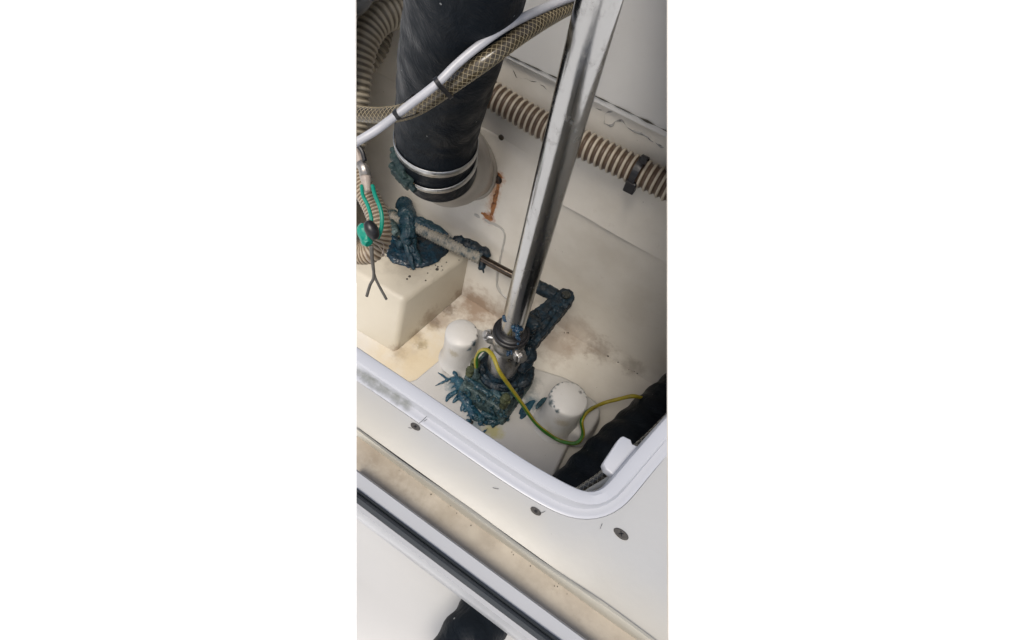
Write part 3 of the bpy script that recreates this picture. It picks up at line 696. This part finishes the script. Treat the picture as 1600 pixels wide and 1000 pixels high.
# clamp screw housings, greened over
for idx, (px, py), nm in ((Lp - 23, (617, 258), 'clamp_screw'), (Lp - 13, (630, 276), 'clamp_screw')):
    q = hpath[idx] + (at(px, py, .93) - hpath[idx]).normalized() * .078
    rd = (q - hpath[idx]).normalized(); tt = fr[idx][0]
    g1 = bevelled(box(q, rd, tt, rd.cross(tt).normalized(), .010, .010, .022), .003, 2)
    g2 = lathe(q - rd.cross(tt).normalized() * .034, rd.cross(tt).normalized(), [(.006, 0), (.006, .07)], 12)
    placed(nm, join(g1, g2), grease('verdigris', (.010, .026, .028), (.03, .055, .05), .45, .1) if idx == Lp - 23 else bpy.data.materials['verdigris'], eh, .0016, .005, .003)
q = at(642, 294, .93); mesh_obj('screw_tip', tube([q, at(645, 285, .925)], .0035, 12), plain('brass_tip', (.4, .3, .15), .4, .8), eh)
# outlet
oc = wallpt(717, 247) - EY * .004; ec = hpath[-1]
ou = thing('hose_outlet', 'white moulded round outlet on the wall behind the black hose end', 'pipe outlet', oc)
d = (ec - oc); dl = d.length; dn = d.normalized()
ws = wd(Vector((0, 0, 1)))
outm = gelcoat('outlet_gelcoat', (.34, .315, .28), dk=.6, specks=.4, bumpk=.7)
# rings from the wall (in the wall plane) to the hose end (square to the hose)
n = 56; V = []
e_t, e_u, e_v = fr[-1]
sections = [(0.0, .101), (.02, .0985), (.06, .0965), (.40, .092), (.52, .089), (.60, .081), (.66, .0755), (.93, .0715), (1.0, .0690), (1.0, .060), (.8, .058)]
for f, r in sections:
    nn = (EY * -(1 - f) + (-e_t) * f).normalized(); c = oc.lerp(ec, f)
    u_ = (UP - UP.dot(nn) * nn).normalized(); v_ = nn.cross(u_)
    for k in range(n):
        th = 2 * math.pi * k / n; V.append(c + (u_ * math.cos(th) + v_ * math.sin(th)) * r)
Fc = [(i * n + k, i * n + (k + 1) % n, (i + 1) * n + (k + 1) % n, (i + 1) * n + k) for i in range(len(sections) - 1) for k in range(n)]
mesh_obj('outlet_neck', (V, Fc), outm, ou, solid=False)
V, Fc = band([oc + (EX * math.cos(2 * math.pi * k / 64) + UP * math.sin(2 * math.pi * k / 64)) * .0955 for k in range(64)], EY, .014, .009)
mesh_obj('outlet_flange', bevelled((V, Fc), .003, 2), outm, ou)

# ------------------------------------------------------------------ corrugated hoses
def corr(pts, r, amp, pitch, mat, parent, name='ribbed_tube'):
    return mesh_obj(name, tube(spline(pts, pitch / 8), lambda s, th: r + amp * math.cos(2 * math.pi * s / pitch), 28), mat, parent)
hb = ribbed('white_brown_ribs', (.42, .37, .295), (.095, .062, .04), .0125, .40)
bh = thing('bilge_hose', 'white and brown ribbed hose clipped along the back wall right of the steel tube', 'hose', ony(900, 225, Y_W - .03))
yh = Y_W - .027
corr([ony(690, 92, yh), ony(760, 142, yh), ony(800, 168, yh), ony(855, 200, yh), ony(920, 230, yh), ony(985, 262, yh), ony(1045, 292, yh), ony(1120, 330, yh)], .0245, .0024, .0125, hb, bh)
bt_ = thing('hose_tie', 'black cable tie with a square head around the white and brown ribbed hose', 'cable tie', ony(995, 270, yh))
c = ony(997, 268, yh); td = (ony(1045, 292, yh) - ony(985, 262, yh)).normalized()
a_ = UP - UP.dot(td) * td; a_.normalize(); b_ = td.cross(a_)
pts = [c + (a_ * math.cos(2 * math.pi * k / 40) + b_ * math.sin(2 * math.pi * k / 40)) * .0274 for k in range(40)]
mesh_obj('tie_band', band(pts, td, .0125, .0024), blackm, bt_, smooth=False)
hd = ony(986, 290, yh - .02)
mesh_obj('tie_head', bevelled(box(hd, td, a_, b_, .010, .012, .009), .0015, 1), blackm, bt_, smooth=False)
mesh_obj('tie_tail', box(ony(1006, 250, yh - .024), td, a_, b_, .0055, .006, .002), blackm, bt_, smooth=False)

gb = ribbed('grey_beige_ribs', (.31, .275, .21), (.125, .105, .075), .0108, .5, .25)
h1_ = thing('looped_hose', 'thick beige ribbed hose looping at the top left beside the black hose', 'hose', at(560, 160, .95))
corr([at(546, 260, 1.0), at(553, 190, .98), at(557, 130, .96), at(564, 82, .95), at(580, 45, .95), at(604, 24, .96), at(632, 22, .99), at(660, 40, 1.04), at(680, 70, 1.08)], .0255, .0018, .0108, gb, h1_)
h2_ = thing('tucked_hose', 'shorter beige ribbed hose curving behind the looped hose', 'hose', at(585, 100, 1.0))
corr([at(600, 20, 1.06), at(596, 50, 1.06), at(588, 78, 1.06), at(570, 100, 1.06), at(545, 112, 1.06)], .0215, .0016, .0098, gb, h2_)
tr = thing('hose_end', 'dark grey hose end curving out of the top left corner', 'hose', at(556, 5, .9))
mesh_obj('hose_wall', tube(spline([at(530, 22, .88), at(550, 16, .88), at(566, 6, .88), at(576, -14, .88), at(578, -40, .9)], .004), lambda s, th: .0115, 20), plain('grey_hose', (.16, .16, .155), .4, 0, .5), tr)

fb = ribbed('fine_beige_ribs', (.40, .33, .24), (.16, .11, .065), .0062, .55, .25)
h3_ = thing('curled_hose', 'finely ribbed beige hose curling round at the left edge under the green wire', 'hose', at(590, 400, .98))
corr([at(548, 262, .98), at(562, 285, .98), at(580, 315, .98), at(592, 345, .98), at(594, 372, .985), at(582, 392, .99), at(562, 396, 1.0), at(540, 388, 1.0)], .0205, .0012, .0062, fb, h3_)

# ------------------------------------------------------------------ braided hose, white cable and ties
def braided(pts, r, parent, nb=8, lead=.056, tint=(.045, .034, .018), thread=(.33, .275, .17)):
    pth = spline(pts, .0022); fr_ = frames(pth)
    bm_ = plain(parent.name + '_vinyl', tint, .28, 0, .45, 35, .05, coat=.4)
    tm_ = plain(parent.name + '_thread', thread, .6, 0, .4, 40, 0)
    mesh_obj('hose_tube', tube(pth, r, 24), bm_, parent)
    gs = []
    for sgn in (-1, 1):
        for k in range(nb):
            V, Fc, s = [], [], 0.0
            for i, q in enumerate(pth):
                if i: s += (q - pth[i - 1]).length
                th = sgn * 2 * math.pi * s / lead + 2 * math.pi * k / nb
                t_, u_, v_ = fr_[i]
                o_ = u_ * math.cos(th) + v_ * math.sin(th); side_ = t_.cross(o_)
                V += [q + o_ * (r - .0003) - side_ * .0006, q + o_ * (r + .0004), q + o_ * (r - .0003) + side_ * .0006]
                if i:
                    b = (i - 1) * 3
                    Fc += [(b, b + 1, b + 4, b + 3), (b + 1, b + 2, b + 5, b + 4)]
            gs.append((V, Fc))
    o = mesh_obj('braid', join(*gs), tm_, parent, solid=False); o['kind'] = 'stuff'
bhz = thing('braided_hose', 'brown clear-walled braided hose slanting across the big black hose', 'hose', at(640, 178, .66))
braided([at(530, 172, .74), at(560, 178, .72), at(596, 180, .70), at(632, 175, .68), at(664, 160, .66), at(706, 132, .64), at(760, 94, .62), at(820, 50, .63), at(880, 14, .67), at(940, -14, .72)], .0101, bhz)
wc = thing('white_cable', 'thick white cable tied alongside the braided hose across the black hose', 'cable', at(640, 165, .63))
wmat = plain('white_cable_jacket', (.43, .435, .46), .35, 0, .25, 30, .08)
mesh_obj('cable_jacket', tube(spline([at(520, 244, .62), at(557, 222, .62), at(590, 202, .62), at(628, 173, .625), at(680, 133, .615), at(712, 102, .61), at(745, 74, .605), at(790, 42, .605), at(840, 17, .63), at(890, -3, .66), at(950, -22, .7)], .004), .0050, 20), wmat, wc)
def tie(name, lab, p1, r1, p2, r2, tdir, wdt=.0055):
    o = thing(name, lab, 'cable tie', p1.lerp(p2, .5))
    x = (p2 - p1); x -= x.dot(tdir) * tdir; dd = x.length; x.normalize(); y = tdir.cross(x); c1 = p1; c2 = p1 + x * dd
    pts = []
    be = math.asin(max(-1, min(1, (r2 - r1) / dd)))
    for k in range(15):
        th = math.pi / 2 + be + (math.pi - 2 * be) * k / 14; pts.append(c1 + (x * math.cos(th) + y * math.sin(th)) * (r1 + .0006))
    for k in range(21):
        th = -math.pi / 2 - be + (math.pi + 2 * be) * k / 20; pts.append(c2 + (x * math.cos(th) + y * math.sin(th)) * (r2 + .0006))
    mesh_obj('tie_band', band(pts, tdir, wdt, .0014), blackm, o, smooth=False)
    hp_ = pts[25] ; ou_ = (hp_ - c2).normalized()
    mesh_obj('tie_head', bevelled(box(hp_ + ou_ * .003, tdir, ou_, tdir.cross(ou_), .0042, .0035, .0045), .001, 1), blackm, o, smooth=False)
    return o
d1 = (at(706, 118, .63) - at(664, 150, .64)).normalized()
tie('cable_tie', 'black cable tie binding the white cable to the braided hose at mid black hose', at(685, 129, .615), .0056, at(698, 138, .643), .0108, d1)
d2 = (at(645, 165, .67) - at(612, 180, .68)).normalized()
tie('cable_tie', 'lower black cable tie round the cable and braided hose at the left side', at(622, 178, .625), .0056, at(628, 178, .682), .0108, (at(664, 150, .64) - at(622, 178, .66)).normalized())

# ------------------------------------------------------------------ wiring at the left edge
wg = thing('green_wire', 'green wire loops hanging from grey crimped lugs at the left edge', 'wire', at(578, 300, .9))
grn = plain('green_insulation', (.0, .24, .165), .4, 0, .3, 40, .05)
mesh_obj('wire_loop', tube(spline([at(565, 290, .92), at(567, 305, .91), at(575, 322, .905), at(580, 340, .90), at(580, 352, .90)], .003), .0033, 12), grn, wg)
mesh_obj('wire_loop', tube(spline([at(582, 290, .92), at(586, 305, .91), at(594, 325, .905), at(597, 342, .905), at(595, 360, .91), at(590, 372, .915)], .003), .0037, 12), grn, wg)
lugm = plain('crimp_lug', (.33, .31, .29), .35, .7, .5, 60, .2)
pale = plain('dirty_sleeve', (.38, .32, .28), .5, 0, .5, 60, .2)
mesh_obj('sleeve', tube(spline([at(556, 235, .93), at(563, 255, .93)], .003), .0085, 16), pale, wg)
mesh_obj('crimp_lug', tube([at(562, 254, .93), at(568, 262, .93), at(572, 278, .93)], lambda s, th: .009 + .002 * math.sin(s * 260), 16), lugm, wg)
mesh_obj('sleeve', tube(spline([at(571, 276, .925), at(574, 300, .925)], .003), lambda s, th: .0095 * (1 - s * 12), 16), pale, wg)
mesh_obj('sleeve', tube(spline([at(554, 224, .915), at(565, 235, .915), at(570, 252, .92)], .003), .004, 12), blackm, wg)
pg = thing('black_plug', 'oval black plug stuck in a lump of green tape against the curled hose', 'plug', at(582, 360, .9))
pd = (at(574, 344, .89) - at(588, 372, .90)).normalized()
o = mesh_obj('plug_body', lathe(at(588, 374, .90), pd, [(.003, 0), (.0075, .003), (.0115, .012), (.0115, .022), (.008, .031), (.004, .034)], 24), blackm, pg)
gs = [stroke([at(570, 350, .915), at(568, 360, .915), at(570, 373, .915), at(577, 381, .91)], .0105, taper=.4), stroke([at(570, 352, .915), at(572, 366, .912), at(575, 376, .91)], .009, taper=.4)]
placed('tape_lump', join(*gs), grn, pg, .0016, .003, .0015)
ws_ = thing('split_wires', 'dull grey wire ends forked below the black plug over the shelf block', 'wire', at(585, 430, .95))
gw = plain('grey_wire', (.10, .095, .085), .5, .2, .5, 60, .2)
mesh_obj('wire', tube(spline([at(579, 384, .915), at(581, 405, .93), at(585, 430, .95), at(592, 446, .96), at(604, 468, .97)], .003), .0026, 10), gw, ws_)
mesh_obj('wire', tube(spline([at(581, 384, .915), at(582, 405, .93), at(584, 432, .95), at(578, 446, .96), at(573, 463, .97)], .003), .0028, 10), gw, ws_)
mesh_obj('loose_strand', join(tube(spline([at(588, 380, .93), at(598, 392, .95), at(602, 402, .97)], .003), .0008, 6), tube(spline([at(570, 395, .95), at(576, 408, .95), at(584, 412, .95)], .003), .0007, 6), tube(spline([at(592, 376, .94), at(600, 384, .95), at(596, 400, .95)], .003), .0006, 6)), pale, ws_)

# ------------------------------------------------------------------ earth wire
m, t, p = newmat('yellow_green_insulation')
u, v = uvxy(t)
f = mth(t, 'ADD', mth(t, 'GREATER_THAN', mth(t, 'ABSOLUTE', mth(t, 'SUBTRACT', mth(t, 'FRACT', mth(t, 'ADD', v, mth(t, 'MULTIPLY', u, 1.2))), .5)), .34), 0)
col = mix(t, f, (.30, .245, .018), (.03, .13, .015))
lk(t, mix(t, ramp(t, noi(t, 60, 4), .5, .75, 0, .55), col, (.10, .09, .03)), p.inputs['Base Color']); p.inputs['Roughness'].default_value = .42
ew = thing('earth_wire', 'yellow and green earth wire looping from the bearing across the plinth to the hose', 'wire', onz(835, 655, PT))
wp = [onz(744, 574, .155), onz(744, 560, .19), onz(750, 549, .225), onz(761, 547, .25), onz(771, 558, .26), onz(780, 580, .25), onz(795, 602, .21), onz(815, 630, .15), onz(838, 662, .10), onz(866, 684, .065), onz(888, 692, .075), onz(903, 691, .085), onz(911, 678, .10), onz(909, 658, .13), onz(918, 643, .12), onz(940, 631, .085), onz(965, 624, .10), onz(990, 619, .12), onz(1010, 624, .10)]
mesh_obj('wire_jacket', tube(spline(wp, .003), lambda s, th: .0046 + .0008 * mnoise.noise(Vector((s * 30, 0, 0))), 16), m, ew)
placed('wire_lug', join(tube([onz(744, 574, .155), onz(744, 586, .135)], .006, 12), ico(onz(744, 588, .128), .009)), oldg, ew, .0016, .004, .003)

# ------------------------------------------------------------------ hoses at the lower right
bh2 = thing('drain_hose', 'fat black ribbed hose in the shade of the lower right corner', 'hose', onz(940, 735, .01))
rp = [onz(x, y, .075) for x, y in ((1180, 520), (1100, 588), (1050, 632), (990, 686), (938, 737), (893, 786), (845, 845))]
mesh_obj('rubber_hose', tube(spline(rp, .004), lambda s, th: .066 + .0020 * math.cos(2 * math.pi * s / .055) + .001 * mnoise.noise(Vector((s * 40, th, 0))), 48), rubber, bh2)
b3 = thing('small_braided_hose', 'thin dark braided hose between the fat black hose and the hatch corner', 'hose', at(940, 750, .8))
braided([at(880, 790, .80), at(905, 770, .79), at(935, 750, .78), at(970, 722, .77), at(1010, 690, .77), at(1060, 640, .78)], .0085, b3, 5, .045, (.03, .028, .022), (.40, .38, .32))
b4 = thing('grey_cable', 'light grey cable just under the hatch corner beside the thin braided hose', 'cable', at(935, 762, .74))
mesh_obj('cable_jacket', tube(spline([at(890, 796, .74), at(920, 770, .74), at(945, 755, .73), at(968, 738, .73), at(1000, 712, .73)], .004), .0055, 16), plain('grey_jacket', (.36, .36, .35), .4), b4)

# ------------------------------------------------------------------ catch plate on the coaming
zc_ = DECK + .003
cp = [onz(x, y, zc_) for x, y in ((970, 683), (974, 681), (986, 687), (988, 694), (1004, 700), (992, 720), (966, 750), (960, 743), (947, 733), (943, 724), (945, 719), (966, 687))]
geo = bevelled(loft([q - UP * .012 for q in cp], cp), .0012, 2)
o = mesh_obj('catch_plate', geo, rim_m, label='white moulded catch plate jutting from the right side of the hatch rim', cat='catch plate')

# ------------------------------------------------------------------ screws, rust, sealant
holem = plain('dirty_screw', (.07, .065, .058), .7, 0, .5, 200, .3)
from mathutils.bvhtree import BVHTree
_d = bpy.data.objects['deck'].data
DECKBVH = BVHTree.FromPolygons([v.co for v in _d.vertices], [p_.vertices[:] for p_ in _d.polygons])
def screw(px, py, lab, rad=.0034):
    q = CAM + ray(px, py) * DECKBVH.ray_cast(CAM, ray(px, py).normalized())[3] / ray(px, py).length + UP * .0009
    o = thing('deck_screw', lab, 'screw', q, 'countersunk screws round the hatch')
    oval = lambda g_: ([Vector((q.x + (v_.x - q.x) * 1.45, q.y + (v_.y - q.y) * .72, v_.z)) for v_ in g_[0]], g_[1])
    mesh_obj('countersink', oval(lathe(q, UP, [(rad * 1.15, -.002), (rad * 1.12, .0004), (rad * .9, .0005), (rad * .5, .0002), (.0003, .0002)], 24)), holem, o)
    for a in (0.6, 0.6 + math.pi / 2):
        ex = Vector((math.cos(a), math.sin(a), 0)); mesh_obj('cross_slot', box(q + UP * .0003, ex, ex.cross(UP), UP, rad * .5, rad * .1, .0004), blackm, o, smooth=False)
screw(649, 667, 'dark countersunk screw on the deck left of the others, with a scratch beside it')
screw(837, 799, 'dark countersunk screw on the deck below the long hatch rim, middle of three')
screw(970, 834.5, 'dark countersunk screw on the deck right of the hatch corner', .0047)
dm = plain('dark_dirt', (.05, .045, .035), .8, 0, .4, 90, .3)
gs = []
for (x0, y0, x1, y1) in ((655, 661, 667, 650), (662, 658, 667, 655), (638, 668, 645, 669), (939, 823, 941, 818), (938, 826, 939, 824), (770, 762, 779, 764), (843, 802, 852, 799)):
    gs.append(tube(spline([onz(x0, y0, DECK + .0022), onz((x0 + x1) / 2, (y0 + y1) / 2 + .5, DECK + .0025), onz(x1, y1, DECK + .0022)], .002), .00022, 6))
o = mesh_obj('scratch_marks', join(*gs), dm); o['kind'] = 'stuff'; o['label'] = 'fine dark scratches and flecks on the deck near the screws'
# rusty screw and its run
rm = thing('rusty_screw', 'rusted screw on the back wall with a brown run below it', 'screw', wallpt(778, 280))
q = wallpt(778, 280) - EY * .001
mesh_obj('screw_head', lathe(q, -EY, [(.011, 0), (.011, .002), (.008, .004), (.004, .003), (.0005, .003)], 20), plain('rusted_steel', (.02, .016, .014), .5, .4, .5, 150, .5, second=(.12, .05, .02)), rm)
rust = plain('rust', (.36, .15, .055), .9, 0, .95, 70, .6, 300, second=(.045, .018, .010))
gs = []
for i, (pp_, r_) in enumerate(((((772, 271), (779, 275), (784, 280)), .007), (((779, 284), (777, 296), (774, 308), (771, 322), (768, 334), (765, 342)), .0062), (((755, 333), (760, 339), (770, 344)), .0075), (((752, 331), (755, 335)), .004))):
    gs.append(stroke([wallpt(*q_) + EY * .0006 for q_ in pp_], r_, EY, .24, taper=.35, seed=i * 2.0))
placed('rust_run', join(*gs), rust, rm, .0011, .002, .0012)
mesh_obj('wall_screw', lathe(ony(783, 215, Y_W - .001), -EY, [(.006, -.002), (.006, .001), (.003, .0015), (.0005, .001)], 16), plain('wall_screw_metal', (.10, .085, .06), .5, .5), label='small dull screw on the wall right of the white outlet', cat='screw')
# sealant bead around the lower left wall edge, and cracked filler at the right
bead_m = gelcoat('old_sealant', (.42, .41, .385), dk=.5, specks=.6, bumpk=.6)
bp = [wallpt(742, 334), wallpt(764, 346)] + [wallpt(788, 361)] + [wallpt(x, y) for x, y in ((787, 385), (781, 410), (777, 432), (779, 450), (788, 462), (800, 467))]
mesh_obj('sealant_bead', tube(spline(bp, .003), lambda s, th: .0042 + .002 * mnoise.noise(Vector((s * 60, th * .5, 0))), 12), bead_m, label='grey sealant bead running down the wall left of the steel tube', cat='sealant')
def crack(name, lab, pts, r, mat, k=60):
    pp = spline([ony(x, y, Y_W - .001) for x, y in pts], .002)
    pp = [q + Vector((mnoise.noise(q * 90), 0, mnoise.noise(q * 90 + Vector((5, 5, 5))))) * .0035 for q in pp]
    return mesh_obj(name, tube(pp, lambda s, th: r * max(.04, .25 + 1.8 * mnoise.noise(Vector((s * k, 3.3, 0)))), 8), mat, label=lab, cat='sealant')
crack('sealant_crack', 'dark cracked filler line on the wall band between the hose top and upper panel', [(800, 106), (806, 118), (815, 124), (826, 126), (838, 128), (852, 137), (862, 146)], .0010, dm)
crack('sealant_ridge', 'squiggly grey ridge of old sealant on the wall right of the steel tube', [(962, 175), (950, 176), (943, 184), (945, 194), (955, 195), (963, 188), (974, 191), (980, 200), (990, 205), (1000, 206), (1012, 214), (1022, 222), (1035, 229), (1050, 226)], .0026, plain('grey_sealant', (.36, .355, .34), .6, 0, .9, 160, .4, second=(.05, .045, .04)))
crack('sealant_crack', 'short row of dark filler cracks right of the steel tube under the panel edge', [(926, 168), (932, 168), (940, 172), (952, 176)], .0010, dm)
gap = [ony(x, y, Y_W - .014) for x, y in ((700, 42), (800, 89), (868, 121), (932, 151), (990, 179), (1050, 209), (1120, 243))]
o = mesh_obj('panel_gap', tube(spline(gap, .003), lambda s, th: .0014 * max(.15, .6 + 1.4 * mnoise.noise(Vector((s * 45, 1, 0)))), 8), dm, label='dirty dark seam along the bottom edge of the upper wall panel', cat='seam')
# grime at the foot of the wall
gs = []
rnd = random.Random(3)
for i in range(26):
    x = rnd.uniform(880, 1000); y = 536 + (x - 928) * .59 + rnd.uniform(-18, 10) - (10 if x < 928 else 0)
    gs.append(ico(ony(x, y, .842) if False else onz(x, max(y, 520), .002), rnd.uniform(.0012, .0035), 1, UP, .5))
for i in range(26):
    x, y = rnd.uniform(640, 720), rnd.uniform(395, 440)
    if y > 470 - (x - 628) * .7: continue
    gs.append(ico(onz(x, y, SH), rnd.uniform(.001, .0026), 1, UP, .5))
for (x, y, r) in ((683, 421, .005), (684, 417, .003), (640, 432, .004), (636, 436, .003), (700, 584, .0), (701, 579, .005), (703, 575, .003), (737, 660, .005), (735, 657, .004), (828, 575, .003), (785, 372, .0)):
    if r: gs.append(ico(onz(x, y, SH if y < 450 else PT), r, 1, UP, .5))
for i in range(22):
    x = rnd.uniform(620, 900); y = 700 + (x - 620) * .715 + rnd.uniform(10, 40)
    gs.append(ico(onz(x, y, DECK - .0205), rnd.uniform(.0003, .0008), 1, UP, .5))
o = mesh_obj('dirt_specks', join(*gs), dm); o['kind'] = 'stuff'; o['label'] = 'dark specks of dirt scattered over the mouldings'

# ------------------------------------------------------------------ rubber seal on the flange
rs_m = plain('seal_rubber', (.030, .036, .042), .45, 0, .3, 12, .1)
ya, yb = y2 + .0005, y3 - .0005
sp_ = [(ya, DECK - .001), (ya, DECK + .0025), (ya - .0015, DECK + .0035), (ya - .003, DECK + .0012), (ya - .0045, DECK + .005), (ya - .007, DECK + .0068), (yb + .004, DECK + .006), (yb + .001, DECK + .003), (yb, DECK - .001)]
o = mesh_obj('hatch_seal', prism_x(sp_, XL, XR, 60, .0005), rs_m, label='long black rubber seal lying along the white flange', cat='seal'); sharp(o, 50)
# black hose in the second locker
lh = thing('lower_hose', 'black ribbed hose showing below the white flange at the bottom edge', 'hose', at(735, 990, .52))
mesh_obj('rubber_hose', tube(spline([at(830, 880, .62), at(783, 930, .56), at(741, 985, .52), at(708, 1035, .50), at(680, 1090, .49)], .004), lambda s, th: .0275 + .0013 * math.cos(2 * math.pi * s / .026), 36), rubber, lh)

# ------------------------------------------------------------------ trim the model at its two ends (a cut-away section of the locker)
def trim(pn):
    for o in list(C.objects):
        if o.type != 'MESH' or o.name == 'ground' or o.modifiers or o in END: continue
        off = wloc(o) ; co, no = CAM - off, pn
        d = [(v.co - co).dot(no) for v in o.data.vertices]
        if max(d) <= 1e-6: continue
        bm = bmesh.new(); bm.from_mesh(o.data)
        res = bmesh.ops.bisect_plane(bm, geom=bm.verts[:] + bm.edges[:] + bm.faces[:], dist=1e-6, plane_co=co, plane_no=no, clear_outer=True, clear_inner=False)
        if o.name in CLIP_SOLID:
            es = [e for e in res['geom_cut'] if isinstance(e, bmesh.types.BMEdge) and e.is_valid and e.is_boundary]
            if es: 
                fr_ = bmesh.ops.holes_fill(bm, edges=es, sides=0)
                for f_ in fr_['faces']:
                    f_.smooth = False
                    for e in f_.edges: e.smooth = False
        bm.to_mesh(o.data); bm.free()
xl, xr = (557 - 800) / F, (1042 - 800) / F
trim(wd(Vector((-1, 0, xl))).normalized())
trim(wd(Vector((1, 0, -xr))).normalized())
for o in list(C.objects):
    if o.type == 'MESH' and not o.data.polygons: bpy.data.objects.remove(o)
